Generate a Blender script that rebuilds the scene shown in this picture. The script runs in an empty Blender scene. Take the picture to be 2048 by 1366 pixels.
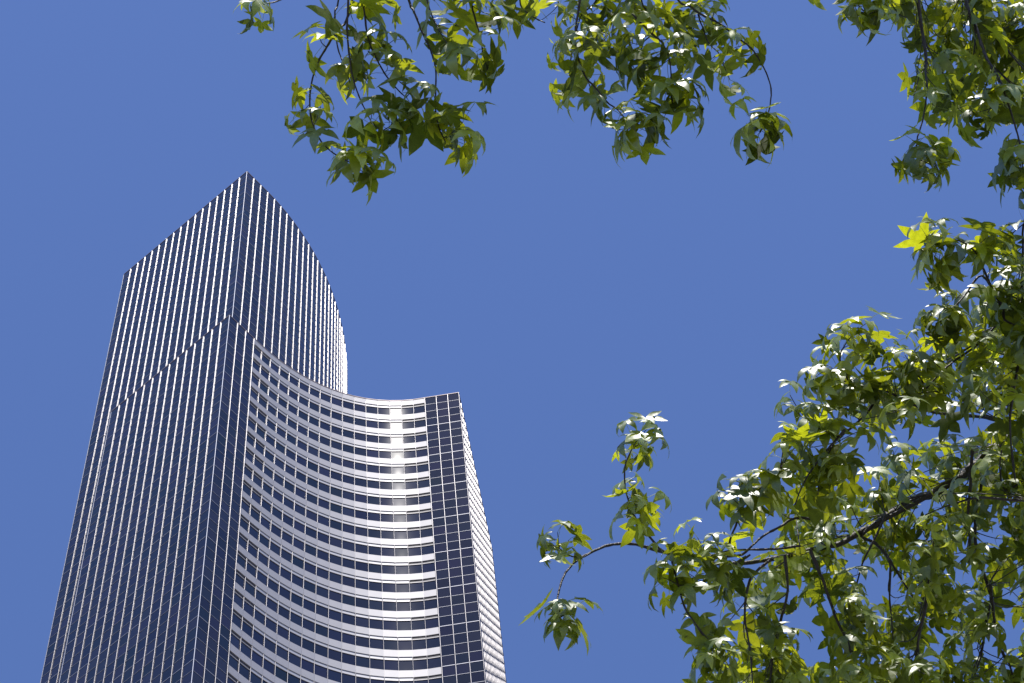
import bpy, math, random
from mathutils import Vector, Matrix
R_ = math.radians
scn = bpy.context.scene
col = scn.collection
rnd = random.Random(7)

# ------------------------------------------------------------------ helpers
class MB:
    def __init__(s): s.v = []; s.f = []; s.uv = []
    def quad(s, a, b, c, d, uv=None):
        n = len(s.v); s.v += [tuple(a), tuple(b), tuple(c), tuple(d)]; s.f.append((n, n+1, n+2, n+3)); s.uv.append(uv)
    def tube(s, pts, rads, n=6, cap=True):
        up = Vector((0.31, 0.17, 0.93)); rings = []
        for i, p in enumerate(pts):
            t = (pts[min(i+1, len(pts)-1)] - pts[max(i-1, 0)])
            if t.length < 1e-9: t = Vector((0, 0, 1))
            t.normalize(); x = t.cross(up)
            if x.length < 0.05: x = t.cross(Vector((1, 0, 0)))
            x.normalize(); y = t.cross(x)
            b = len(s.v); rings.append(b)
            for k in range(n):
                a = 2*math.pi*k/n
                s.v.append(tuple(p + (x*math.cos(a) + y*math.sin(a))*rads[i]))
        for i in range(len(pts)-1):
            for k in range(n):
                k2 = (k+1) % n
                s.f.append((rings[i]+k, rings[i]+k2, rings[i+1]+k2, rings[i+1]+k)); s.uv.append(None)
        if cap:
            s.f.append(tuple(rings[-1]+k for k in range(n))); s.uv.append(None)
    def build(s, name, mat, parent=None, smooth=False):
        me = bpy.data.meshes.new(name); me.from_pydata(s.v, [], s.f)
        if any(u is not None for u in s.uv):
            lay = me.uv_layers.new(name='cell'); i = 0
            for f, u in zip(s.f, s.uv):
                for k in range(len(f)):
                    lay.data[i].uv = u if u is not None else (0, 0); i += 1
        me.materials.append(mat)
        if smooth: me.polygons.foreach_set('use_smooth', [True]*len(me.polygons))
        me.update()
        o = bpy.data.objects.new(name, me); col.objects.link(o)
        if parent: o.parent = parent
        return o

def empty(name, loc, label, cat, group=None):
    o = bpy.data.objects.new(name, None); col.objects.link(o); o.location = loc
    o.empty_display_size = 1.0
    o['label'] = label; o['category'] = cat
    if group: o['group'] = group
    return o

def mat(name):
    m = bpy.data.materials.new(name); m.use_nodes = True
    nt = m.node_tree; nt.nodes.clear()
    out = nt.nodes.new('ShaderNodeOutputMaterial')
    return m, nt, out
def node(nt, t, **kw):
    n = nt.nodes.new(t)
    for k, v in kw.items():
        if k in n.inputs: n.inputs[k].default_value = v
        else: setattr(n, k, v)
    return n

# ------------------------------------------------------------------ materials
def principled(name, color, rough, metal=0.0, spec=0.5, noise=0.0, nscale=2.0, bump=0.0):
    m, nt, out = mat(name)
    p = node(nt, 'ShaderNodeBsdfPrincipled')
    p.inputs['Base Color'].default_value = (*color, 1); p.inputs['Roughness'].default_value = rough
    p.inputs['Metallic'].default_value = metal; p.inputs['Specular IOR Level'].default_value = spec
    if noise > 0 or bump > 0:
        tc = node(nt, 'ShaderNodeNewGeometry')
        nz = node(nt, 'ShaderNodeTexNoise'); nz.inputs['Scale'].default_value = nscale; nz.inputs['Detail'].default_value = 4
        nt.links.new(tc.outputs['Position'], nz.inputs['Vector'])
        mr = node(nt, 'ShaderNodeMapRange'); mr.inputs['To Min'].default_value = 1-noise; mr.inputs['To Max'].default_value = 1+noise
        nt.links.new(nz.outputs['Fac'], mr.inputs['Value'])
        mx = node(nt, 'ShaderNodeVectorMath', operation='SCALE'); mx.inputs[0].default_value = color
        nt.links.new(mr.outputs['Result'], mx.inputs['Scale']); nt.links.new(mx.outputs['Vector'], p.inputs['Base Color'])
        if bump > 0:
            b = node(nt, 'ShaderNodeBump'); b.inputs['Strength'].default_value = bump; b.inputs['Distance'].default_value = 0.02
            nt.links.new(nz.outputs['Fac'], b.inputs['Height']); nt.links.new(b.outputs['Normal'], p.inputs['Normal'])
    nt.links.new(p.outputs['BSDF'], out.inputs['Surface'])
    return m

def glass_mat(name, color, rough, spec, lo=0.5, hi=1.6, bump=0.0):
    # tinted curtain wall glass: dark body, sky reflection; every pane a slightly different tint
    m, nt, out = mat(name)
    p = node(nt, 'ShaderNodeBsdfPrincipled')
    p.inputs['Roughness'].default_value = rough; p.inputs['IOR'].default_value = spec
    uv = node(nt, 'ShaderNodeUVMap'); uv.uv_map = 'cell'
    wn = node(nt, 'ShaderNodeTexWhiteNoise', noise_dimensions='2D')
    nt.links.new(uv.outputs['UV'], wn.inputs['Vector'])
    mr = node(nt, 'ShaderNodeMapRange'); mr.inputs['To Min'].default_value = lo; mr.inputs['To Max'].default_value = hi
    nt.links.new(wn.outputs['Value'], mr.inputs['Value'])
    mx = node(nt, 'ShaderNodeVectorMath', operation='SCALE'); mx.inputs[0].default_value = color
    nt.links.new(mr.outputs['Result'], mx.inputs['Scale'])
    mc = node(nt, 'ShaderNodeMix', data_type='RGBA'); mc.inputs['Factor'].default_value = 0.22
    mul = node(nt, 'ShaderNodeVectorMath', operation='MULTIPLY'); mul.inputs[1].default_value = tuple(c*2.2 for c in color)
    nt.links.new(wn.outputs['Color'], mul.inputs[0])
    nt.links.new(mx.outputs['Vector'], mc.inputs['A']); nt.links.new(mul.outputs['Vector'], mc.inputs['B'])
    nt.links.new(mc.outputs['Result'], p.inputs['Base Color'])
    nt.links.new(p.outputs['BSDF'], out.inputs['Surface'])
    return m

def leaf_mat(name, hue=0.0):
    m, nt, out = mat(name)
    geo = node(nt, 'ShaderNodeNewGeometry')
    oi = node(nt, 'ShaderNodeUVMap'); oi.uv_map = 'cell'
    wn = node(nt, 'ShaderNodeTexWhiteNoise', noise_dimensions='2D'); nt.links.new(oi.outputs['UV'], wn.inputs['Vector'])
    nz = node(nt, 'ShaderNodeTexNoise'); nz.inputs['Scale'].default_value = 38; nz.inputs['Detail'].default_value = 3
    nt.links.new(geo.outputs['Position'], nz.inputs['Vector'])
    def ramp(c0, c1, pw=1.0):
        r = node(nt, 'ShaderNodeMix', data_type='RGBA'); r.inputs['A'].default_value = (*c0, 1); r.inputs['B'].default_value = (*c1, 1)
        q = node(nt, 'ShaderNodeMath', operation='POWER'); q.inputs[1].default_value = pw
        nt.links.new(wn.outputs['Value'], q.inputs[0]); nt.links.new(q.outputs['Value'], r.inputs['Factor']); return r
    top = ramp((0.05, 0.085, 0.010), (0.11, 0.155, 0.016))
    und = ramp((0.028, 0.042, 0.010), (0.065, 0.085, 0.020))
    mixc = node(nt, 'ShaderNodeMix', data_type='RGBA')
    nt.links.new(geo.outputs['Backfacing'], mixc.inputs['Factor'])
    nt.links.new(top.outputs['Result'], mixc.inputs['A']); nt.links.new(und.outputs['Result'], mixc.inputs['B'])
    vmr = node(nt, 'ShaderNodeMapRange'); vmr.inputs['From Min'].default_value = .3; vmr.inputs['From Max'].default_value = .7
    vmr.inputs['To Min'].default_value = .82; vmr.inputs['To Max'].default_value = 1.15
    nt.links.new(nz.outputs['Fac'], vmr.inputs['Value'])
    sc = node(nt, 'ShaderNodeVectorMath', operation='SCALE'); nt.links.new(mixc.outputs['Result'], sc.inputs[0]); nt.links.new(vmr.outputs['Result'], sc.inputs['Scale'])
    p = node(nt, 'ShaderNodeBsdfPrincipled'); p.inputs['Roughness'].default_value = 0.36
    ior = node(nt, 'ShaderNodeMapRange'); ior.inputs['To Min'].default_value = LEAF_IOR; ior.inputs['To Max'].default_value = 1.3
    nt.links.new(geo.outputs['Backfacing'], ior.inputs['Value']); nt.links.new(ior.outputs['Result'], p.inputs['IOR'])
    rmx = node(nt, 'ShaderNodeMapRange'); rmx.inputs['To Min'].default_value = 0.42; rmx.inputs['To Max'].default_value = 0.6
    nt.links.new(geo.outputs['Backfacing'], rmx.inputs['Value']); nt.links.new(rmx.outputs['Result'], p.inputs['Roughness'])
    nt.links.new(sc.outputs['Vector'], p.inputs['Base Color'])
    bm = node(nt, 'ShaderNodeBump'); bm.inputs['Strength'].default_value = .35; bm.inputs['Distance'].default_value = .004
    nt.links.new(nz.outputs['Fac'], bm.inputs['Height']); nt.links.new(bm.outputs['Normal'], p.inputs['Normal'])
    tr = node(nt, 'ShaderNodeBsdfTranslucent')
    tcol = ramp((0.055, 0.072, 0.003), (0.44, 0.46, 0.010), 1.5); 
    sc2 = node(nt, 'ShaderNodeVectorMath', operation='SCALE'); nt.links.new(tcol.outputs['Result'], sc2.inputs[0]); nt.links.new(vmr.outputs['Result'], sc2.inputs['Scale'])
    nt.links.new(sc2.outputs['Vector'], tr.inputs['Color'])
    add = node(nt, 'ShaderNodeAddShader')
    nt.links.new(p.outputs['BSDF'], add.inputs[0]); nt.links.new(tr.outputs['BSDF'], add.inputs[1])
    nt.links.new(add.outputs['Shader'], out.inputs['Surface'])
    return m
LEAF_IOR = 1.72
M_STALK = principled('leaf_stalk', (0.10, 0.13, 0.04), 0.5)

M_GLASS = glass_mat('dark_curtain_glass', (0.012, 0.012, 0.022), 0.085, 1.41, 0.55, 1.7)
M_WIN = glass_mat('window_glass', (0.009, 0.011, 0.023), 0.085, 1.46, 0.5, 1.8)
M_MULL = principled('bright_mullion_metal', (0.155, 0.15, 0.156), 0.34, 0.88)
M_TRAN = principled('transom_metal', (0.29, 0.30, 0.34), 0.45, 0.3)
M_SPAN = principled('spandrel_metal', (0.335, 0.322, 0.325), 0.55, 0.17, noise=0.06, nscale=0.8)
M_STRIP = principled('head_strip_metal', (0.41, 0.395, 0.395), 0.52, 0.22)
M_DARK = principled('dark_recess', (0.012, 0.012, 0.016), 0.6)
M_LOUV = principled('brown_louvre', (0.045, 0.038, 0.038), 0.6)
M_COP = principled('roof_coping', (0.22, 0.17, 0.16), 0.5, 0.3)
M_BARK = principled('branch_bark', (0.030, 0.022, 0.018), 0.5, noise=0.5, nscale=60, bump=0.6)
M_TRUNK = principled('trunk_bark', (0.16, 0.13, 0.105), 0.85, noise=0.4, nscale=14, bump=0.9)
M_ROOF = principled('roof_gravel', (0.25, 0.25, 0.25), 0.9, noise=.2, nscale=5)
M_LEAF = leaf_mat('sweetgum_leaf')

# ------------------------------------------------------------------ camera
F = 4300.0; EYE = 1.6
RIGHT = Vector((0.990007, 0.123876, -0.067385)); UPV = Vector((0.141018, -0.869664, 0.473073)); FWD = Vector((0.0, 0.477849, 0.878442))
CAMP = Vector((0, 0, EYE))
cam = bpy.data.cameras.new('camera'); co = bpy.data.objects.new('camera', cam); col.objects.link(co)
M = Matrix((( RIGHT.x, UPV.x, -FWD.x, 0), (RIGHT.y, UPV.y, -FWD.y, 0), (RIGHT.z, UPV.z, -FWD.z, EYE), (0, 0, 0, 1)))
co.matrix_world = M
cam.sensor_width = 36; cam.lens = 36*F/2048; cam.clip_end = 5000; cam.clip_start = 0.1
scn.camera = co
def at(px, py, depth):      # a point seen at pixel (px,py) of the photograph, depth metres away along the view axis
    return CAMP + (RIGHT*((px-1024)/F) + UPV*(-(py-683)/F) + FWD)*depth

# ------------------------------------------------------------------ light
SUN_EL = 63.5; SUN_AZ = 281.0     # azimuth: degrees counter-clockwise from +X
world = bpy.data.worlds.new('World'); scn.world = world; world.use_nodes = True
nt = world.node_tree; nt.nodes.clear()
wo = nt.nodes.new('ShaderNodeOutputWorld'); bg = nt.nodes.new('ShaderNodeBackground'); sky = nt.nodes.new('ShaderNodeTexSky')
sky.sky_type = 'NISHITA'; sky.sun_disc = False; sky.sun_elevation = R_(SUN_EL); sky.sun_rotation = R_(90-SUN_AZ)
sky.altitude = 60; sky.air_density = 1.0; sky.dust_density = 0.2; sky.ozone_density = 8.0
bg.inputs['Strength'].default_value = 0.15
tint = nt.nodes.new('ShaderNodeVectorMath'); tint.operation = 'MULTIPLY'; tint.inputs[1].default_value = (1.12, 1.05, 1.22)
nt.links.new(sky.outputs['Color'], tint.inputs[0]); nt.links.new(tint.outputs['Vector'], bg.inputs['Color']); nt.links.new(bg.outputs['Background'], wo.inputs['Surface'])
sl = bpy.data.lights.new('sun', 'SUN'); sl.energy = 4.9; sl.angle = R_(0.53); sl.color = (1.0, 0.955, 0.89)
so = bpy.data.objects.new('sun', sl); col.objects.link(so)
sd = Vector((math.cos(R_(SUN_AZ))*math.cos(R_(SUN_EL)), math.sin(R_(SUN_AZ))*math.cos(R_(SUN_EL)), math.sin(R_(SUN_EL))))
so.rotation_euler = sd.to_track_quat('Z', 'Y').to_euler(); so.location = sd*60
scn.view_settings.view_transform = 'Standard'; scn.view_settings.look = 'None'
scn.view_settings.exposure = 0.0; scn.view_settings.gamma = 1.0

# ------------------------------------------------------------------ tower
B = 1.524                       # bay width
TH = 2.5659264                  # direction of the left face
MS = 247.4239
C0 = Vector((-0.14372121*MS, 0.50499*MS, 0))
E1 = Vector((math.cos(TH), math.sin(TH), 0)); E2 = Vector((-math.sin(TH), math.cos(TH), 0))
ROW = 1.836; FL = 2*ROW
ZL = 247.424 + EYE; ZU = 299.427 + EYE
def W(p, z=0.0): return C0 + E1*(p[0]*B) + E2*(p[1]*B) + Vector((0, 0, z))
tower = empty('skyscraper', W((6, -12)), 'tall dark glass skyscraper with bright vertical mullions and a concave banded face', 'skyscraper')
TOWINV = Matrix.Translation(-tower.location)
def tb(mb, name, m, parent=tower, smooth=False, label=None):
    mb.v = [tuple(Vector(v) - tower.location) for v in mb.v]
    o = mb.build(name, m, parent, smooth)
    if label: o['label'] = label
    return o
def nrm(a, b):
    t = (b - a); t.z = 0; t.normalize(); return t, Vector((t.y, -t.x, 0))
def walk(start, angs):          # plan polyline from unit bay steps; angle measured from local -y towards -x
    pts = [start]
    for a in angs:
        x, y = pts[-1]; pts.append((x - math.sin(R_(a)), y - math.cos(R_(a))))
    return pts
left_lo = [(14 - i, 0.0) for i in range(15)]
right_lo = walk((0, 0), [0, 0, 0])
def ca(i): return 58.5*((i-0.5)/15.5)**1.30
concave = walk((0, -3), [ca(i) for i in range(1, 17)])
concave = [(x*1.018, -3 + (y+3)*1.040) for x, y in concave]
grid_r = [(concave[-1][0]-.847*i, concave[-1][1]-.533*i) for i in range(4)]
reced = [grid_r[-1]]
for i in range(17):
    x, y = reced[-1]; reced.append((x + 0.5055, y - 0.8628))
left_up = [(18.15 - i, -1.33) for i in range(18)]
curve_up = walk((1.15, -1.33), [-(0 if i <= 3 else 1.82*(i-3)) for i in range(1, 37)])
left_end = [(18.15, -1.33 - 20 + i) for i in range(21)]
step_pts = [(14, -1.33), (14, 0.0)]

def prof(w, d, n=10):            # half-elliptic nose on short flanks
    pts = [(-w/2, 0.0), (-w/2, d*0.45)]
    for k in range(1, n):
        a = math.pi*k/n; pts.append((-w/2*math.cos(a), d*0.45 + d*0.55*math.sin(a)))
    pts += [(w/2, d*0.45), (w/2, 0.0)]
    return pts
PR = prof(0.135, 0.11); 
def mullion(base, t, n, z0, z1, name='mullion', pr=PR, notch=0.03, m=M_MULL, ztop=None, skip=None):
    mb = MB(); z = (ztop if ztop is not None else z1)
    top = z1
    k = 0; zs = [z1]
    zz = (ztop or z1) - ROW
    while zz > z0: zs.append(zz); zz -= ROW
    zs.append(z0)
    for a, b in zip(zs[:-1], zs[1:]):
        if a - b < 0.2: continue
        hi, lo = a - notch/2, b + notch/2
        if a == zs[0]: hi = a
        pl = [base + t*x + n*y for x, y in pr]
        i0 = len(mb.v)
        for p in pl: mb.v.append((p.x, p.y, lo))
        for p in pl: mb.v.append((p.x, p.y, hi))
        N = len(pl)
        for i in range(N-1):
            mb.f.append((i0+i, i0+i+1, i0+N+i+1, i0+N+i)); mb.uv.append(None)
        for lvl in (lo, hi):
            j0 = len(mb.v)
            for p in pl: mb.v.append((p.x, p.y, lvl))
            mb.f.append(tuple(j0+i for i in (range(N) if lvl == hi else reversed(range(N))))); mb.uv.append(None)
    o = tb(mb, name, m)
    o.data.polygons.foreach_set('use_smooth', [len(p.vertices) == 4 for p in o.data.polygons])
    return o
def box_on(mb, a, b, n, z0, z1, d0, d1):     # slab between plan points a-b, from depth d0 to d1 off the wall plane
    A0, B0, A1, B1 = a + n*d0, b + n*d0, a + n*d1, b + n*d1
    def P(p, z): return Vector((p.x, p.y, z))
    mb.quad(P(A1, z0), P(B1, z0), P(B1, z1), P(A1, z1))
    mb.quad(P(A0, z0), P(B0, z0), P(B1, z0), P(A1, z0))
    mb.quad(P(A1, z1), P(B1, z1), P(B0, z1), P(A0, z1))
    mb.quad(P(A0, z0), P(A1, z0), P(A1, z1), P(A0, z1))
    mb.quad(P(B1, z0), P(B0, z0), P(B0, z1), P(B1, z1))
fid = 0
def gface(pts, z0, zt, mull=True, first=False, last=False, glassname='glass_wall', trans=True, pr=None):
    """flat or faceted curtain wall: glass panes, thin transoms every half floor, a mullion at every bay line"""
    global fid
    fid += 1
    g = MB(); tr = MB(); P = [W(p) for p in pts]
    nrow = int((zt - z0)/ROW) + 1
    for i in range(len(P)-1):
        a, b = P[i], P[i+1]; t, n = nrm(a, b)
        for r in range(nrow):
            zb = max(z0, zt - (r+1)*ROW); zc = zt - r*ROW
            tilt = rnd.uniform(-.004, .004); tl2 = rnd.uniform(-.003, .003)
            d = n*tilt; e = n*tl2
            g.quad(a+Vector((0, 0, zb))+d, b+Vector((0, 0, zb))+e, b+Vector((0, 0, zc))-d, a+Vector((0, 0, zc))-e, (i+fid*37+.5, r+.5))
            if r > 0:
                th = 0.085 if r % 4 == 0 else 0.042
                box_on(tr, a+t*.03, b-t*.03, n, zc-th/2, zc+th/2, -0.01, 0.035)
    tb(g, glassname, M_GLASS)
    if trans: tb(tr, 'transom_grid', M_TRAN)
    if mull:
        for i in range(0 if first else 1, len(P) if last else len(P)-1):
            if i == 0: t, n = nrm(P[0], P[1])
            elif i == len(P)-1: t, n = nrm(P[-2], P[-1])
            else:
                t1, n1 = nrm(P[i-1], P[i]); t2, n2 = nrm(P[i], P[i+1]); t = (t1+t2).normalized(); n = (n1+n2).normalized()
            mullion(P[i], t, n, z0, zt-0.15, ztop=zt, pr=pr or PR)
    return P
def corner(p, n, z0, zt, w=0.10, d=0.05):
    t = Vector((-n.y, n.x, 0))
    return mullion(W(p), t, n, z0, zt-0.02, name='corner_post', pr=[(-w/2, -.03), (-w/2, d*.5), (0, d), (w/2, d*.5), (w/2, -.03)], m=M_TRAN, notch=0.0)
Z0 = 0.0
gface(left_lo, Z0, ZL); gface(right_lo, Z0, ZL, last=True)
gface(grid_r, Z0, ZL, first=True); gface(reced, Z0, ZL, pr=prof(.11, .065))
gface([(14, -1.33), (14, 0)], Z0, ZL, mull=False, trans=False)
gface([p for p in left_up if p[0] > 13.5] + [(14.0, -1.33)], Z0, ZL + .0, mull=True)
gface([p for p in left_up if p[0] > -5], ZL+.002, ZU); gface(curve_up, ZL+.002, ZU)
gface(left_end, Z0, ZU, mull=False)
corner((0, 0), (-E1+E2).normalized(), Z0, ZL); corner((14, 0), (E1+E2).normalized(), Z0, ZL)
corner((1.15, -1.33), (-E1+E2).normalized(), ZL, ZU); corner((18.15, -1.33), (E1+E2).normalized(), Z0, ZU)
n1 = nrm(W(grid_r[-2]), W(grid_r[-1]))[1]; n2 = nrm(W(reced[0]), W(reced[1]))[1]
mullion(W(grid_r[-1]), Vector((-(n1+n2).y, (n1+n2).x, 0)).normalized(), (n1+n2).normalized(), Z0, ZL-.02, name='corner_post', pr=prof(.16, .07), notch=0, m=M_MULL)

# concave banded face
CP = [W(p) for p in concave]
nf = int(ZL/FL)
SPH, STH = 1.22, 0.50
back = MB()
for i in range(16):
    a, b = CP[i], CP[i+1]; t, n = nrm(a, b)
    back.quad(a-n*.21, b-n*.21, b-n*.21+Vector((0, 0, ZL)), a-n*.21+Vector((0, 0, ZL)))
tb(back, 'backing_wall', M_DARK)
winlist = []
for k in range(nf):
    zt = ZL - k*FL
    sp = MB(); st = MB(); lv2 = [MB(), MB()]; lnt2 = [MB(), MB()]
    for i in range(16):
        a, b = CP[i], CP[i+1]; t, n = nrm(a, b)
        box_on(sp, a+t*.012, b-t*.012, n, zt-SPH, zt-.0, -.20, rnd.uniform(-.003, .003))
        zz = zt-SPH
        if i in (0, 1, 14, 15):
            lv = lv2[i > 8]; lnt = lnt2[i > 8]
            box_on(lv, a+t*.012, b-t*.012, n, zz-STH+.08, zz, -.20, -.10)
            box_on(lnt, a+t*.012, b-t*.012, n, zz-STH, zz-STH+.08, -.20, -.085)
        else:
            box_on(st, a+t*.012, b-t*.012, n, zz-STH, zz-.03, -.20, -.08)
        winlist.append((k, i, zt-FL, zz-STH))
    tb(sp, 'spandrel_band', M_SPAN); tb(st, 'window_head_strip', M_STRIP)
    for q in (0, 1): tb(lv2[q], 'louvre_strip', M_LOUV); tb(lnt2[q], 'window_lintel', M_STRIP)
# the 100 windows that show largest (floors 9..14 from the bottom of the frame up) are parts of their own
def winquad(mb, i, k, z0, z1):
    a, b = CP[i], CP[i+1]; t, n = nrm(a, b); d = n*(-.15+rnd.uniform(-.002, .002)); e = n*rnd.uniform(-.003, .003)
    A = a+t*.02+d; Bv = b-t*.02+d; NX, NY = 6, 4; i0 = len(mb.v); rx = rnd.uniform(.011, .018)
    for v in range(NY+1):
        for u in range(NX+1):
            f, g2 = u/NX, v/NY; p = A.lerp(Bv, f) + e*(f-.5) - n*(rx*(1-(2*f-1)**2)*(1-.25*(2*g2-1)**2)); mb.v.append((p.x, p.y, z0+(z1-z0)*g2))
    for v in range(NY):
        for u in range(NX):
            q = i0+v*(NX+1)+u; mb.f.append((q, q+1, q+NX+2, q+NX+1)); mb.uv.append((i+.5, k+.5))
own = set()
for kk in range(13, 21):
    for i in range(16):
        if len(own) < 100: own.add((kk, 15-i))
rest = MB()
for k, i, z0, z1 in winlist:
    if (k, i) in own:
        mb = MB(); winquad(mb, i, k, z0, z1); tb(mb, 'window', M_WIN, smooth=True)
    else: winquad(rest, i, k, z0, z1)
o = tb(rest, 'window', M_WIN, smooth=True); o['kind'] = 'stuff'
for i in range(1, 16):          # window mullions, only in front of the window rows
    t1, n1 = nrm(CP[i-1], CP[i]); t2, n2 = nrm(CP[i], CP[i+1]); t = (t1+t2).normalized(); n = (n1+n2).normalized()
    mb = MB(); pr = prof(.10, .13)
    pl = [CP[i]-n*.14+t*x+n*y for x, y in pr]; N = len(pl)
    for p in pl: mb.v.append((p.x, p.y, 0.0))
    for p in pl: mb.v.append((p.x, p.y, ZL-.5))
    for q in range(N-1): mb.f.append((q, q+1, N+q+1, N+q)); mb.uv.append(None)
    tb(mb, 'window_mullion', M_MULL, smooth=True)

# copings and roofs
def coping(pts, z, name='roof_coping'):
    mb = MB(); P = [W(p) for p in pts]
    for a, b in zip(P[:-1], P[1:]):
        t, n = nrm(a, b); box_on(mb, a, b, n, z-.02, z+.10, -.25, .05)
    tb(mb, name, M_COP)
coping(step_pts[:1]+left_lo+right_lo[1:]+concave[1:]+grid_r[1:]+reced[1:], ZL+.003)
coping(left_up+curve_up[1:], ZU+.003)
def deck(pts, z, name='roof'):
    me = bpy.data.meshes.new(name); vs = [tuple(W(p, z)-tower.location) for p in pts]
    me.from_pydata(vs, [], [tuple(range(len(vs)))]); me.materials.append(M_ROOF)
    o = bpy.data.objects.new(name, me); col.objects.link(o); o.parent = tower
deck(left_lo+right_lo[1:]+concave[1:]+grid_r[1:]+reced[1:]+[(12, -36), (18.15, -22), (18.15, -1.33), (14, -1.33)], ZL-.4)
deck(left_up+curve_up[1:]+[(18.15, -34)], ZU-.4)
bw = MB()                       # far side walls
for a, b, zt in ((reced[-1], (12, -36), ZL), ((12, -36), (18.15, -21.33), ZL), (curve_up[-1], (18.15, -34), ZU), ((18.15, -34), (18.15, -21.33), ZU)):
    A, Bq = W(a), W(b); bw.quad(A, Bq, Bq+Vector((0, 0, zt)), A+Vector((0, 0, zt)), (3.5, 3.5))
tb(bw, 'glass_wall', M_GLASS)

# ------------------------------------------------------------------ ground
gm = MB(); S = 3000
gm.quad((-S, -S, 0), (S, -S, 0), (S, S, 0), (-S, S, 0))
g = gm.build('ground', principled('grey_paving', (0.20, 0.195, 0.185), 0.9, noise=.15, nscale=.7)); g['kind'] = 'structure'
# ------------------------------------------------------------------ sweetgum trees
UPW = Vector((0, 0, 1))
class LB(MB): pass
def catmull(P, n=5):
    out = []
    for i in range(len(P)-1):
        p0 = P[max(i-1, 0)]; p1 = P[i]; p2 = P[i+1]; p3 = P[min(i+2, len(P)-1)]
        for k in range(n):
            t = k/n
            out.append(0.5*((2*p1) + (p2-p0)*t + (2*p0-5*p1+4*p2-p3)*t*t + (3*p1-p0-3*p2+p3)*t**3))
    out.append(P[-1]); return out
LOBES = [(0, 1.0), (56, .93), (-56, .93), (112, .66), (-112, .66)]
ORDER = [(-112, .66), (-56, .93), (0, 1.0), (56, .93), (112, .66)]
leaf_id = 0
def leaf(mb, o, a, n, L, r):
    """one five-lobed star leaf, petiole junction o, apex direction a, upper side n"""
    global leaf_id
    leaf_id += 1; uv = (leaf_id % 977 + .5, leaf_id//977 + .5)
    a = a.normalized(); n = (n - a*n.dot(a)).normalized(); b = n.cross(a)
    k = r.uniform(.3, 1.35); 
    if r.random() < .12: k = -r.uniform(.1, .6)
    side = r.uniform(-.5, .5); fold = r.uniform(.05, .45); wid = r.uniform(.85, 1.12)
    i0 = len(mb.v)
    kl = {}
    def P(phi, rad, off, kk, fz):
        # radial coordinate rad along phi, sideways offset off, curvature kk
        ph = math.radians(phi); ux, uy = math.cos(ph), math.sin(ph)
        x = ux*rad - uy*off; y = uy*rad + ux*off
        rr = math.hypot(x, y)
        if rr < 1e-6: return tuple(o)
        q = kk*rr; s = math.sin(q)/q if abs(q) > 1e-4 else 1.0; zc = -(1-math.cos(q))/kk if abs(kk) > 1e-4 else 0.0
        z = zc + fz*abs(off) + side*.25*y*rr
        return tuple(o + (a*x*s + b*y*s + n*z)*L)
    c = len(mb.v); mb.v.append(tuple(o))
    lobs = []
    for phi, ln in ORDER:
        kk = k*r.uniform(.6, 1.5) + 1e-3; phi2 = phi + r.uniform(-7, 7); ln2 = ln*r.uniform(.9, 1.08)
        lobs.append((phi2, ln2, kk))
    sin_ = []
    angs = [-150] + [(lobs[i][0]+lobs[i+1][0])/2 for i in range(4)] + [150]
    rads = [.19, .35, .41, .41, .35, .19]
    for i, (an, ra) in enumerate(zip(angs, rads)):
        sin_.append(len(mb.v)); mb.v.append(P(an, ra*r.uniform(.9, 1.1), 0, k+1e-3, 0))
    TT = (.38, .58, .80); WW = (.180*wid, .180*wid, .094*wid)
    for i, (phi, ln, kk) in enumerate(lobs):
        mids = []; le = []; ri = []
        for t, w in zip(TT, WW):
            mids.append(len(mb.v)); mb.v.append(P(phi, ln*t, 0, kk, fold))
            ri.append(len(mb.v)); mb.v.append(P(phi, ln*t, -w*(.75 if abs(phi) > 90 else 1), kk, fold))
            le.append(len(mb.v)); mb.v.append(P(phi, ln*t, w*(.75 if abs(phi) > 90 else 1), kk, fold))
        tip = len(mb.v); mb.v.append(P(phi, ln, 0, kk*1.1, fold))
        for S, E_ in ((sin_[i], ri), (sin_[i+1], le)):
            fl = E_ is le
            fs = [(c, S, E_[0], mids[0]), (mids[0], E_[0], E_[1], mids[1]), (mids[1], E_[1], E_[2], mids[2]), (mids[2], E_[2], tip)]
            for f in fs:
                mb.f.append(tuple(reversed(f)) if fl else f); mb.uv.append(uv)
def cluster(tw, lf, tip, d, nl, r, size=1.0, spread=.085, wind=Vector((.25, .1, 0))):
    """a rosette of long-stalked leaves round a twig end"""
    nl = max(3, round(nl*.70)); d = d.normalized(); x = d.cross(UPW)
    if x.length < .1: x = Vector((1, 0, 0))
    x.normalize(); y = d.cross(x)
    g = r.uniform(0, 6.28)
    for i in range(nl):
        g += 2.4 + r.uniform(-.3, .3); s = (i/max(nl-1, 1))
        st = tip - d*spread*size*(1-s)*r.uniform(.8, 1.3)
        rad = x*math.cos(g) + y*math.sin(g)
        pd = (rad*(1.25-.75*s) + d*(.25+.6*s) + UPW*.25 + wind*r.uniform(0, .8)).normalized()
        pl = r.uniform(.03, .085)*size
        m = st + pd*pl*.55; pd2 = (pd - UPW*r.uniform(.25, .7)).normalized(); e = m + pd2*pl*.5
        lf.tube([st, m, e], [.0011*size]*3, 3, False)
        a = (pd2*r.uniform(.3, .9) - UPW*r.uniform(.35, 1.6) + Vector((r.uniform(-.3, .3), r.uniform(-.3, .3), r.uniform(-.15, .15)))).normalized()
        n = UPW*.75 + (pd-UPW*pd.z)*.75 + Vector((r.uniform(-.35, .35), r.uniform(-.35, .35)-.42, 0))
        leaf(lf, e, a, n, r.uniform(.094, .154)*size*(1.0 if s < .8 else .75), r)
def barky(pts, r, amp):          # knobbly twigs
    return [p + Vector((r.uniform(-1, 1), r.uniform(-1, 1), r.uniform(-1, 1)))*amp for p in pts]

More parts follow.
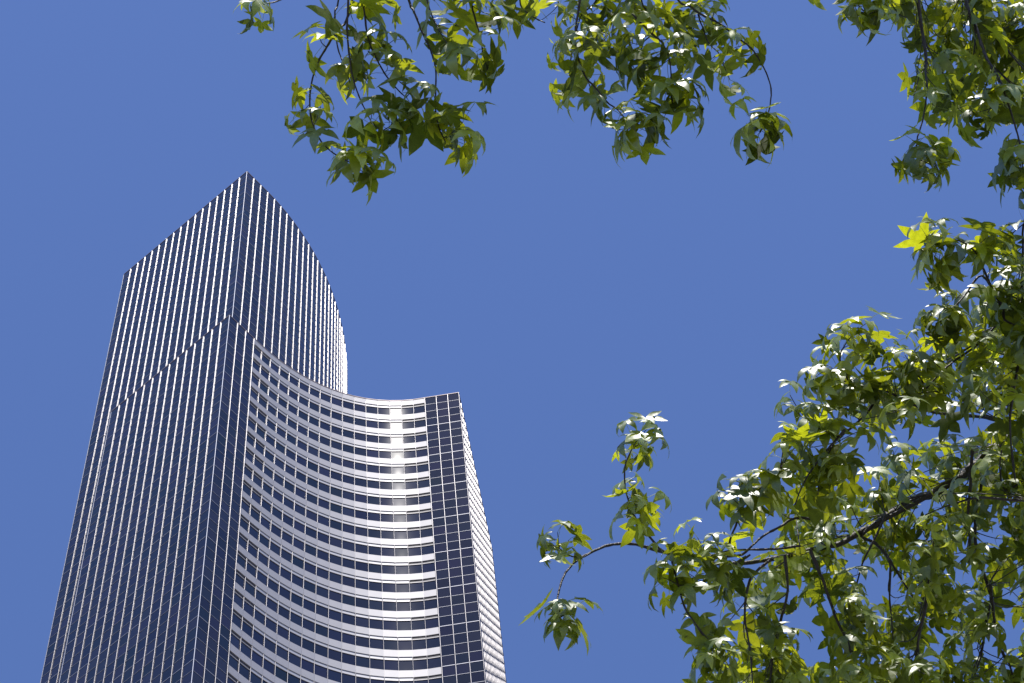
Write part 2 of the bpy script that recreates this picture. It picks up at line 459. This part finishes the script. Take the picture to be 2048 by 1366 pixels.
def seen(p, mx=70, my=70):
    q = p-CAMP; dz = q.dot(FWD)
    if dz < .5: return False
    X = 1024+F*q.dot(RIGHT)/dz; Y = 683-F*q.dot(UPV)/dz
    return -mx < X < 2048+mx and -my < Y < 1366+my
def dress(a, b, n, r, out):      # rosettes along a limb where it runs outside the photograph
    for q in range(n):
        for _ in range(12):
            c = a.lerp(b, r.uniform(.12, 1.0)) + Vector((r.uniform(-.45, .45), r.uniform(-.45, .45), r.uniform(-.35, .35)))
            if not seen(c): out.append((c, r.choice([5, 6, 7]), 1.05)); break
class Tree:
    def __init__(s, base, label, pts):
        s.root = empty('sweetgum_tree', base, label, 'tree', 'sweetgum trees beside the tower'); s.base = base; s.nodes = []
    def part(s, mb, name, m, parent=None, smooth=True):
        mb.v = [tuple(Vector(v) - s.base) for v in mb.v]
        return mb.build(name, m, parent or s.root, smooth)
def resample(px, dep0, dep1):
    n = len(px); return [at(x, y, dep0 + (dep1-dep0)*i/max(n-1, 1)) for i, (x, y) in enumerate(px)]

def add_branch(tree, P, r0, r1, clusters, seed, name='branch', endleaves=True, sub=5, bark=None):
    """P: world points; clusters: list of (world point, n leaves, size)"""
    r = random.Random(seed); tw = MB(); lf = MB()
    S = catmull(P, sub); N = len(S)
    rad = [r0*(r1/r0)**(i/(N-1))*r.uniform(.85, 1.18) for i in range(N)]
    S2 = [p + Vector((r.uniform(-1, 1), r.uniform(-1, 1), r.uniform(-1, 1)))*q*.22 for p, q in zip(S, rad)]
    tw.tube(S2, rad, 7)
    for c, nl, sz in clusters:
        # twig from the branch to the rosette: leave the branch a little up-stream
        j = min(range(N), key=lambda q: (S[q]-c).length); dist = (S[j]-c).length
        if j == N-1 or dist < .05:
            tip = S[j] if j == N-1 else c; d = (S[j]-S[max(j-2, 0)])
            if j != N-1: d = (c-S[j])+d*.3
            if j == N-1 and dist > .05:
                tip = c; d = c-S[j]; tw.tube([S[j], (S[j]+c)/2 + UPW*.1*dist, c], [r1, r1*.8, .0015], 5)
        else:
            j2 = max(0, j-2); a0 = S[j2]; d0 = (S[j]-S[j2]).normalized() if j2 != j else (c-a0).normalized()
            c1 = a0 + d0*dist*.45 + UPW*dist*.12; 
            Q = [a0, a0*.5+c1*.5, c1*.45+c*.55 + UPW*.06*dist, c]; Q = catmull(Q, 3)
            tw.tube(Q, [max(.0015, min(.0034, rad[j2]*.6)*(1-.55*q/len(Q))) for q in range(len(Q))], 5); tip = c; d = Q[-1]-Q[-3]
        cluster(tw, lf, tip, d, nl, r, sz)
    b = tree.part(tw, name, bark or M_BARK)
    if lf.v: tree.part(lf, 'foliage', M_LEAF, b)
    tree.nodes += [(p, rr) for p, rr in zip(S, rad)]
    return b

def near(spec, cl):              # distribute rosettes over branches by image distance
    out = [[] for _ in spec]
    for c in cl:
        best = min(range(len(spec)), key=lambda k: min(math.hypot(c[0]-x, c[1]-y) + (0 if q > 0 else 25) for q, (x, y) in enumerate(spec[k][0])))
        out[best].append(c)
    return out

# ---- tree one: stands behind the camera, its twigs hang into the top of the view
T1 = Tree(Vector((2.2, -3.0, 0)), 'sweetgum tree with thin drooping twigs of star leaves hanging across the top', None)
TOP = [  # (photo path from above the frame downwards, depth0, depth1, r0, r1)
 ([(760,-300),(700,-120),(610,-30),(560,0),(530,8),(504,16)], 9.3,8.9,.008,.003),
 ([(745,-300),(690,-120),(677,0),(670,23),(671,59),(676,97),(689,132),(700,165)], 9.1,8.8,.008,.003),
 ([(790,-300),(730,-110),(697,29),(677,59),(657,88),(638,120),(629,143),(621,181),(620,217),(626,249),(639,278),(660,301),(686,318),(712,330)], 9.0,8.5,.009,.0032),
 ([(800,-300),(735,-100),(724,0),(728,17),(733,58),(737,79),(750,111),(765,140),(782,164),(797,181),(812,195)], 8.9,8.7,.008,.003),
 ([(740,-300),(705,-90),(695,30),(696,82),(699,114),(705,150),(712,176),(722,202),(736,231),(747,249),(764,262)], 8.8,8.6,.008,.003),
 ([(880,-300),(800,-90),(818,0),(828,23),(841,56),(856,88),(867,117),(872,146),(871,187),(872,225),(878,255),(891,284)], 9.0,8.6,.009,.0032),
 ([(900,-300),(850,-60),(856,6),(870,44),(885,73),(897,91)], 9.1,8.8,.008,.003),
 ([(980,-300),(930,-60),(941,0),(952,44),(961,73),(967,111),(976,140)], 8.9,8.7,.008,.003),
 ([(1190,-300),(1175,-90),(1160,0),(1152,55),(1151,90),(1158,120),(1171,153),(1193,178),(1215,205),(1237,221),(1260,252)], 8.9,8.5,.010,.0035),
 ([(1260,-300),(1215,-60),(1193,0),(1168,25),(1157,46),(1140,130),(1145,175)], 9.2,9.1,.007,.003),
 ([(1280,-300),(1255,-60),(1241,0),(1241,25),(1229,41),(1226,57),(1229,71)], 9.3,9.1,.006,.003),
 ([(1290,-300),(1245,-60),(1253,0),(1267,30),(1286,49),(1302,66),(1324,85),(1338,115),(1342,148),(1342,186),(1346,213)], 8.8,8.6,.009,.003),
 ([(1330,-300),(1290,-60),(1283,0),(1297,25),(1307,46),(1305,66),(1286,85),(1272,104),(1261,120)], 9.0,8.8,.007,.003),
 ([(1440,-300),(1395,-60),(1397,0),(1397,30),(1406,57),(1417,85),(1436,104)], 9.1,8.9,.008,.003),
 ([(1430,-300),(1340,-60),(1357,0),(1382,14),(1404,30),(1434,44),(1450,55),(1472,74),(1499,93),(1518,118),(1532,145),(1542,178),(1540,211),(1532,241),(1520,265)], 8.9,8.5,.009,.0032),
 ([(1440,-300),(1380,-40),(1390,30),(1384,70),(1376,110)], 9.3,9.2,.006,.003),
 ([(1100,-300),(1060,-80),(1040,0),(1060,30),(1090,45)], 9.4,9.2,.007,.003),
 ([(1830,-300),(1760,-60),(1780,0),(1796,26),(1813,35)], 9.6,9.4,.007,.003),
 ([(1740,-300),(1700,-80),(1705,-10),(1735,30)], 9.4,9.2,.007,.003),
 ([(1900,-320),(1920,-60),(1932,0),(1941,26),(1951,48),(1958,74),(1970,110),(1983,132),(2000,161),(2016,206),(2032,258),(2046,310)], 9.8,9.3,.014,.0045),
 ([(1960,-300),(1940,-40),(1945,26),(1987,71),(2019,106),(2048,139),(2090,190)], 9.9,9.7,.009,.004),
 ([(1900,-300),(1925,-20),(1970,110),(2006,151),(2048,200),(2110,300)], 10.1,9.9,.009,.004),
 ([(1800,-300),(1840,20),(1853,116),(1851,145),(1854,180),(1845,242),(1834,280),(1836,318)], 9.5,9.0,.009,.0032),
 ([(1790,-300),(1835,10),(1851,122),(1838,155),(1827,196)], 9.6,9.3,.007,.0025),
]
TCL = [  # rosettes: px, py, leaves, size
 (500,22,5,1.0),(530,28,3,.8),
 (640,88,5,.95),(662,120,4,.9),(700,160,6,.95),(690,190,3,1.0),(600,236,4,.95),(636,240,4,1.0),(628,215,2,.9),(700,310,4,.9),(728,322,6,1.05),
 (735,10,5,1.0),(705,48,4,1.05),(765,25,4,1.0),(788,90,4,1.05),(745,60,4,.95),(730,125,5,1.05),(775,145,6,1.0),(712,140,5,.95),(722,195,4,1.0),
 (800,185,6,1.05),(838,180,5,1.05),(825,215,5,1.0),(765,258,7,1.05),(742,235,4,1.0),(800,255,5,1.0),
 (870,12,3,.8),(893,268,6,1.1),(925,255,5,1.1),(872,250,2,.9),(912,290,4,1.0),
 (895,95,6,1.0),(920,115,5,1.0),(878,75,3,.9),(930,30,5,1.0),(905,10,4,1.0),(960,15,5,1.0),(985,40,6,1.05),(1005,15,5,1.0),
 (978,130,6,1.05),(1010,135,4,1.0),(975,165,4,1.0),(998,65,4,1.0),
 (1050,12,6,1.0),(1090,30,7,1.0),(1120,15,6,1.0),(1105,60,5,1.0),(1140,40,6,1.0),(1135,85,5,.95),(1120,105,4,.95),
 (1140,170,4,1.05),(1165,140,6,1.0),(1180,185,6,1.05),(1145,205,3,1.0),(1195,215,4,1.0),(1200,100,6,1.0),(1180,70,5,1.0),(1165,20,5,.95),(1215,25,5,1.0),(1205,60,3,1.0),
 (1240,130,5,1.0),(1262,130,5,1.05),(1225,85,4,1.0),(1250,90,5,1.0),(1280,60,5,1.0),(1300,80,5,1.0),(1300,150,6,1.1),(1275,165,4,1.0),(1320,190,5,1.0),
 (1262,255,7,1.1),(1285,235,5,1.1),(1240,240,4,1.0),(1275,285,3,1.0),(1348,215,6,1.05),(1378,195,5,1.05),(1330,240,3,1.0),
 (1300,20,6,1.0),(1330,50,6,1.0),(1350,20,6,1.0),(1345,85,6,1.05),(1360,110,4,1.0),(1380,40,6,1.0),(1400,20,6,1.0),(1425,25,5,1.05),(1415,60,5,1.05),(1385,85,5,1.0),(1270,15,5,1.0),(1240,5,5,1.0),
 (1438,118,6,1.05),(1470,105,4,1.0),(1480,85,4,.95),(1452,145,5,1.05),(1460,170,3,1.0),(1522,262,8,1.1),(1500,245,4,1.05),(1535,250,4,1.0),(1515,290,3,1.0),
 (1612,-12,3,.9),(1735,38,6,1.05),(1715,10,5,1.0),(1760,30,5,1.0),(1690,0,4,.9),(1740,0,6,1.0),(1775,5,6,1.0),
 (1838,320,5,1.05),(1880,318,5,1.1),(1870,345,5,1.0),(1845,345,4,1.0),(1815,310,3,.95),
 (2020,320,6,1.15),(2040,345,7,1.1),(2010,350,4,1.05),(2045,385,5,1.0),
]
rq = random.Random(4)
TCL = [c for c in TCL if not (600 < c[0] < 1450 and c[1] < 200 and rq.random() < .20)] + [(715,352,4,1.05),(745,340,4,1.0)]
parts = near(TOP, TCL)
rt = random.Random(21)
dense_tr = [(1800,10),(1850,5),(1900,10),(1960,5),(2020,10),(2060,20),(1830,45),(1880,40),(1930,50),(1990,45),(2045,60),(1845,90),(1890,85),(1940,90),(1990,95),(2040,110),
            (1860,130),(1905,130),(1955,135),(2005,140),(2050,150),(1870,175),(1915,180),(1960,180),(2010,185),(2050,200),(1890,215),(1930,225),(1975,225),(2030,235),(1945,250),(1880,235),(1840,165)]
DSP = [19, 20, 21, 22, 17]
for x, y in dense_tr:
    for rep in range(2 if (x > 1880 or y < 60) else 1):
        k = min(DSP, key=lambda q: min(math.hypot(x-a, y-b) for a, b in TOP[q][0]) + rt.uniform(0, 40))
        parts[k].append((x+rt.uniform(-16, 16), y+rt.uniform(-16, 16), rt.choice([4, 5, 6, 6]), rt.uniform(.85, 1.1), rt.uniform(-.1, .9)))
for i, (sp, cl) in enumerate(zip(TOP, parts)):
    px, d0, d1, r0, r1 = sp
    rr = random.Random(100+i); P = resample(px, d0, d1); cw = []
    for c in cl:
        j = min(range(len(px)), key=lambda q: math.hypot(px[q][0]-c[0], px[q][1]-c[1]))
        dd = d0 + (d1-d0)*j/(len(px)-1) + rr.uniform(-.12, .12) + (c[4] if len(c) > 4 else 0)
        cw.append((at(c[0], c[1]-10, dd), c[2], c[3]))
    for j in range(2):           # foliage above the frame, on the same branch
        q = rr.uniform(.05, .8); cw.append((P[0].lerp(P[1], q) + Vector((rr.uniform(-.25, .25), rr.uniform(-.25, .25), rr.uniform(-.1, .3))), 6, 1.05))
    add_branch(T1, P, r0*.66, r1*.8, cw, 300+i)
limb1 = [T1.base+Vector((0, 0, 6.2)), T1.base+Vector((-.3, .8, 7.8)), at(1500,-900,9.3), at(1150,-480,9.3), at(980,-320,9.1), at(760,-305,9.2), at(600,-330,9.3)]
limb2 = [T1.base+Vector((0, 0, 6.8)), T1.base+Vector((.3, 1.0, 8.4)), at(1750,-800,9.8), at(1850,-420,9.8), at(1920,-310,9.9), at(1990,-280,10.0), at(2200,-250,10.2)]
limb3 = [at(1480,-850,9.3), at(1420,-560,9.2), at(1400,-340,9.0), at(1440,-295,9.0)]
limb4 = [at(1150,-480,9.3), at(1240,-380,9.1), at(1290,-298,8.95)]
rl = random.Random(88)
for lb, ra, rb, sdn in ((limb1, .075, .010, 401), (limb2, .08, .011, 402), (limb3, .03, .008, 403), (limb4, .02, .007, 404)):
    cw = []
    for a, b in list(zip(lb[:-1], lb[1:]))[1:]: dress(a, b, 3, rl, cw)
    add_branch(T1, lb, ra, rb, cw, sdn, 'limb')
def trunk(tree, H, r0, seed):
    r = random.Random(seed); mb = MB(); pts = [tree.base+Vector((0, 0, -.1)), tree.base+Vector((0, 0, .25))]; rad = [r0*1.5, r0*1.15]
    n = 12
    for i in range(1, n+1):
        f = i/n; pts.append(tree.base+Vector((math.sin(f*3+seed)*.12-math.sin(seed)*.12, math.cos(f*2.3+seed)*.1-math.cos(seed)*.1, .25+f*(H-.25)))); rad.append(r0*(1-.8*f))
    mb.tube(pts, rad, 14); tree.part(mb, 'trunk', M_TRUNK); return pts
trunk(T1, 11.0, .17, 3)

# ---- tree two: trunk out of frame on the right, its limb and crown fill the right side
T2 = Tree(Vector((5.9, 5.6, 0)), 'sweetgum tree whose dark limb and dense leafy crown fill the lower right', None)
RIGHT_B = [
 ([(2300,640),(2140,770),(2014,882),(1985,901),(1948,934),(1911,960),(1866,986),(1825,1004),(1781,1027),(1751,1049),(1714,1067),(1681,1086),(1630,1098),(1580,1112),(1520,1122),(1454,1128),(1401,1122),(1362,1111),(1315,1101),(1280,1091),(1244,1087),(1209,1093),(1182,1105),(1158,1118),(1135,1140),(1123,1164),(1117,1187),(1113,1215),(1118,1236)], 10.8,9.0,.040,.0035,'limb'),
 ([(1181,1106),(1164,1115),(1138,1111),(1119,1097)], 9.05,9.0,.0035,.002,'branch'),
 ([(1343,1107),(1323,1101),(1295,1069),(1272,1038),(1256,999),(1250,967),(1250,932),(1264,897)], 9.2,9.1,.006,.003,'branch'),
 ([(1300,1075),(1285,1062),(1274,1050),(1268,1038)], 9.2,9.15,.003,.002,'branch'),
 ([(1340,1106),(1343,1113),(1347,1132),(1358,1175),(1370,1215),(1390,1246),(1409,1274),(1421,1297),(1428,1330)], 9.2,9.0,.006,.003,'branch'),
 ([(1640,1040),(1592,1036),(1560,1054),(1531,1069),(1511,1085),(1484,1109),(1440,1115),(1401,1124)], 9.7,9.3,.007,.004,'branch'),
 ([(1600,1092),(1560,1097),(1515,1099),(1464,1101),(1429,1109),(1401,1118)], 9.6,9.3,.006,.004,'branch'),
 ([(1470,1104),(1464,1101),(1460,1081),(1472,1050),(1480,1026),(1496,999),(1523,975),(1547,954),(1560,940)], 9.4,9.3,.006,.003,'branch'),
 ([(1500,1110),(1454,1138),(1425,1154),(1390,1168),(1358,1171)], 9.4,9.1,.005,.003,'branch'),
 ([(1866,986),(1729,1064),(1751,1086),(1777,1116),(1799,1153),(1830,1200)], 10.2,10,.013,.004,'branch'),
 ([(1777,1116),(1781,1134),(1779,1193),(1783,1234),(1786,1279)], 10,9.9,.007,.003,'branch'),
 ([(1771,1030),(1766,1042),(1747,1082),(1725,1127),(1710,1186),(1710,1230),(1714,1268)], 10,9.8,.007,.003,'branch'),
 ([(1944,900),(1940,979),(1936,1027),(1940,1097),(1938,1130)], 10.3,10.2,.009,.004,'branch'),
 ([(1985,901),(1970,934),(1959,990),(1951,1030),(1953,1105),(1977,1171),(1981,1200),(1972,1253),(1962,1312),(1944,1366),(1935,1400)], 10.5,10.2,.010,.004,'branch'),
 ([(1977,1171),(1981,1175),(1988,1231),(1996,1286),(2018,1327),(2029,1366),(2040,1400)], 10.3,10.2,.009,.004,'branch'),
 ([(1870,1120),(1848,1227),(1836,1286),(1833,1366),(1830,1400)], 9.7,9.6,.009,.004,'branch'),
 ([(1620,1098),(1647,1164),(1670,1231),(1696,1286),(1714,1342),(1720,1380)], 9.6,9.5,.009,.004,'branch'),
 ([(2140,770),(2060,850),(1998,841),(1964,834),(1930,832),(1880,827),(1843,817),(1802,797),(1776,784),(1745,780),(1700,765)], 10.3,9.6,.016,.004,'branch'),
 ([(1765,784),(1759,787),(1735,824),(1705,854),(1675,878),(1661,900),(1640,945),(1636,990)], 9.7,9.5,.008,.003,'branch'),
 ([(2200,600),(2080,560),(2001,608),(1994,642),(1974,672),(1937,703),(1907,723),(1880,747),(1853,777)], 10.1,9.7,.012,.004,'branch'),
 ([(2001,608),(1964,551),(1934,585),(1914,608),(1893,629),(1880,650)], 9.9,9.6,.007,.003,'branch'),
 ([(2080,640),(2001,600),(1964,531),(1951,504),(1930,487),(1907,480),(1883,494),(1860,507)], 9.9,9.4,.007,.003,'branch'),
 ([(2120,420),(2052,440),(2046,500),(2044,560),(2046,640)], 10,9.9,.008,.004,'branch'),
 ([(2060,700),(2040,720),(2024,800),(2020,860),(2030,960)], 9.7,9.6,.008,.004,'branch'),
 ([(2048,960),(2010,980),(2000,940),(2003,900)], 9.9,9.8,.006,.003,'branch'),
 ([(2080,1000),(2020,1000),(1960,995),(1900,1010),(1850,1030)], 9.6,9.5,.009,.003,'branch'),
 ([(1700,770),(1680,720),(1690,690),(1706,670)], 9.6,9.5,.005,.002,'branch'),
 ([(1690,860),(1650,905),(1610,960),(1590,1010)], 9.5,9.4,.006,.003,'branch'),
 ([(1540,1120),(1500,1160),(1490,1230),(1500,1300),(1505,1366)], 9.4,9.2,.007,.003,'branch'),
 ([(1570,1110),(1575,1180),(1560,1250),(1545,1320),(1540,1380)], 9.6,9.4,.008,.003,'branch'),
]
RCL = [
 (1115,1075,6,.95),(1138,1090,3,.9),(1098,1100,3,.85),(1120,1228,6,1.05),(1145,1235,4,1.05),(1105,1225,3,.8),(1140,1265,4,1.0),
 (1262,878,5,1.0),(1292,870,5,1.05),(1300,890,3,.9),(1250,918,2,.6),(1254,975,2,.9),(1272,1010,5,1.0),(1295,1005,4,1.05),(1258,1035,5,.95),(1285,1040,3,.95),
 (1395,1085,6,1.15),(1380,1110,4,1.0),(1425,1095,4,1.1),(1330,1120,5,1.0),(1355,1140,6,1.05),(1325,1165,5,1.05),(1375,1155,5,1.0),(1395,1175,4,1.0),(1350,1190,3,1.0),
 (1440,1140,5,1.0),(1465,1160,6,1.05),(1425,1130,3,1.0),(1415,1275,5,1.0),(1440,1300,6,1.0),(1405,1320,4,.95),(1430,1340,6,1.0),(1400,1360,4,1.0),(1455,1255,5,1.0),
 (1470,970,6,1.05),(1452,1005,5,1.0),(1485,1010,5,1.0),(1500,975,4,.95),(1520,965,4,.95),(1548,985,5,1.0),(1540,1020,4,1.0),(1500,1030,4,.9),
 (1575,880,5,1.05),(1595,900,6,1.1),(1620,905,6,1.1),(1570,925,4,1.0),(1595,950,5,1.0),(1640,940,5,1.0),(1580,800,3,.9),(1590,830,2,.85),
 (1640,750,7,1.1),(1655,775,5,1.0),(1625,770,4,1.0),(1660,830,6,1.0),(1625,830,4,1.0),(1690,790,6,1.0),(1690,820,6,1.0),
 (1680,665,6,1.05),(1705,665,5,1.0),(1735,655,3,1.0),(1665,690,3,.9),(1720,705,5,1.0),(1700,720,4,.95),(1735,755,7,1.1),(1715,775,5,1.05),(1755,775,5,1.0),
 (1852,480,5,1.05),(1875,475,4,1.05),(1870,490,2,.8),(1850,535,5,1.05),(1880,545,5,1.05),(1865,560,3,1.0),(1925,490,4,1.0),(1940,500,3,1.0),
 (1990,478,6,1.15),(2020,480,5,1.15),(1980,505,3,1.0),(1985,535,5,1.1),(2015,530,5,1.0),(1880,600,4,.95),(1895,605,3,.9),(1850,640,5,1.0),(1870,660,5,1.0),
 (1900,640,5,1.0),(1925,650,5,1.0),(1960,620,4,1.05),(1975,600,5,1.0),(2035,560,6,1.0),(2035,610,6,1.0),(2005,570,5,1.0),(1790,700,4,1.0),(1810,720,5,1.0),(1780,730,5,1.0),
 (1840,700,5,1.1),(1860,720,6,1.1),(1830,745,6,1.0),(1790,760,6,1.0),(1820,790,6,1.0),
]
SP2 = [b[:5] for b in RIGHT_B]
parts2 = near(SP2, RCL)
def inpoly(x, y, P):
    c = False
    for i in range(len(P)):
        x1, y1 = P[i]; x2, y2 = P[i-1]
        if (y1 > y) != (y2 > y) and x < (x2-x1)*(y-y1)/(y2-y1)+x1: c = not c
    return c
POLY = [(2110,500),(2010,570),(1945,660),(1885,705),(1815,745),(1785,790),(1710,830),(1665,880),(1620,970),(1590,1050),(1530,1120),(1500,1160),(1470,1200),(1480,1260),(1440,1320),(1430,1420),(2110,1420)]
GAPS = [(1615,1265,34),(1640,1330,30),(1600,1190,26),(1745,1180,30),(1765,1225,24),(1950,860,26),(1905,870,20),(2035,1290,34),(1985,1330,24),(2030,1190,26),(1865,1280,20),(1700,905,26),(1780,885,20),(1970,1090,22),(1850,1020,16),(1680,1130,26),(1560,880,30),(1530,1120,16),(1905,790,14),(1880,1310,24),(1775,880,18),(1740,1060,18),(1950,1180,18),(1720,930,22),(1820,900,20),(1905,1150,22),(1990,1060,20),(1560,1205,22),(1480,1230,20),(2010,1240,20)]
rs = random.Random(77); pts = []
tries = 0
while len(pts) < 285 and tries < 60000:
    tries += 1
    x, y = rs.uniform(1400, 2110), rs.uniform(500, 1420)
    if not inpoly(x, y, POLY): continue
    if any(math.hypot(x-gx, (y+14)-gy) < gr+16 for gx, gy, gr in GAPS): continue
    if any(math.hypot(x-a, y-b) < 22 for a, b in pts): continue
    pts.append((x, y))
for x, y in pts:
    ds = sorted(range(len(SP2)), key=lambda k: min(math.hypot(x-a, y+20-b) for a, b in SP2[k][0]))
    k = rs.choice(ds[:2]) if rs.random() < .35 else ds[0]
    if k in (1, 2, 3, 8): k = ds[1]
    parts2[k].append((x, y, rs.choice([4, 5, 5, 6, 7]), rs.uniform(.85, 1.1), rs.uniform(-.35, 1.0)))
tpts = trunk(T2, 15.0, .20, 5)
for i, (sp, cl) in enumerate(zip(RIGHT_B, parts2)):
    px, d0, d1, r0, r1, nm = sp
    rr = random.Random(500+i); P = resample(px, d0, d1); cw = []
    pre = {0: 9, 17: 10, 19: 11, 21: 11, 22: 12}.get(i)
    if pre:
        A = tpts[pre].copy(); mid = A.lerp(P[0], .5) + Vector((rr.uniform(-.2, .2), rr.uniform(-.2, .2), .35 + rr.uniform(0, .3)))
        dress(A, mid, 7, rr, cw); dress(mid, P[0], 8, rr, cw); P = [A, mid] + P
    for c in cl:
        j = min(range(len(px)), key=lambda q: math.hypot(px[q][0]-c[0], px[q][1]-c[1]))
        dd = d0 + (d1-d0)*j/(len(px)-1) + rr.uniform(-.12, .12) + (c[4] if len(c) > 4 else 0)
        cw.append((at(c[0], c[1]-10, dd), c[2], c[3]))
    add_branch(T2, P, r0, r1, cw, 600+i, nm, sub=4)
# the rest of both crowns, outside the photograph, so the trees are whole
def rest(tree, tp, seed, n, zone):
    r = random.Random(seed)
    for i in range(n):
        b0 = tp[r.randint(7, len(tp)-1)]; 
        for _ in range(40):
            th = r.uniform(0, 6.28); L = r.uniform(1.4, 3.0)
            e = b0 + Vector((math.cos(th)*L, math.sin(th)*L, r.uniform(.1, 1.4)))
            ok = True
            for f in (.4, .7, 1.0, 1.15):
                q = b0.lerp(e, f)-CAMP; dz = q.dot(FWD)
                if dz > .5:
                    X = 1024+F*q.dot(RIGHT)/dz; Y = 683-F*q.dot(UPV)/dz
                    if -300 < X < 2450 and -330 < Y < 1750: ok = False
                if zone(q+CAMP): ok = False
            if ok: break
        if not ok: continue
        mid = b0.lerp(e, .5)+Vector((0, 0, .25)); P = [b0, mid, e, e+Vector((math.cos(th)*.3, math.sin(th)*.3, -.25))]
        cw = [(P[-1].copy(), 7, 1.1)]
        for q in range(13):
            f = r.uniform(.35, 1.1); cw.append((b0.lerp(e, f)+Vector((r.uniform(-.5, .5), r.uniform(-.5, .5), r.uniform(-.45, .35))), 6, 1.15))
        add_branch(tree, P, .03, .006, cw, seed*50+i)
SDN = sd
rest(T2, tpts, 9, 20, lambda p: p.x < 4.4)
rest(T1, [T1.base+Vector((0, 0, 3+.7*q)) for q in range(12)], 10, 20, lambda p: p.y > -2.2)
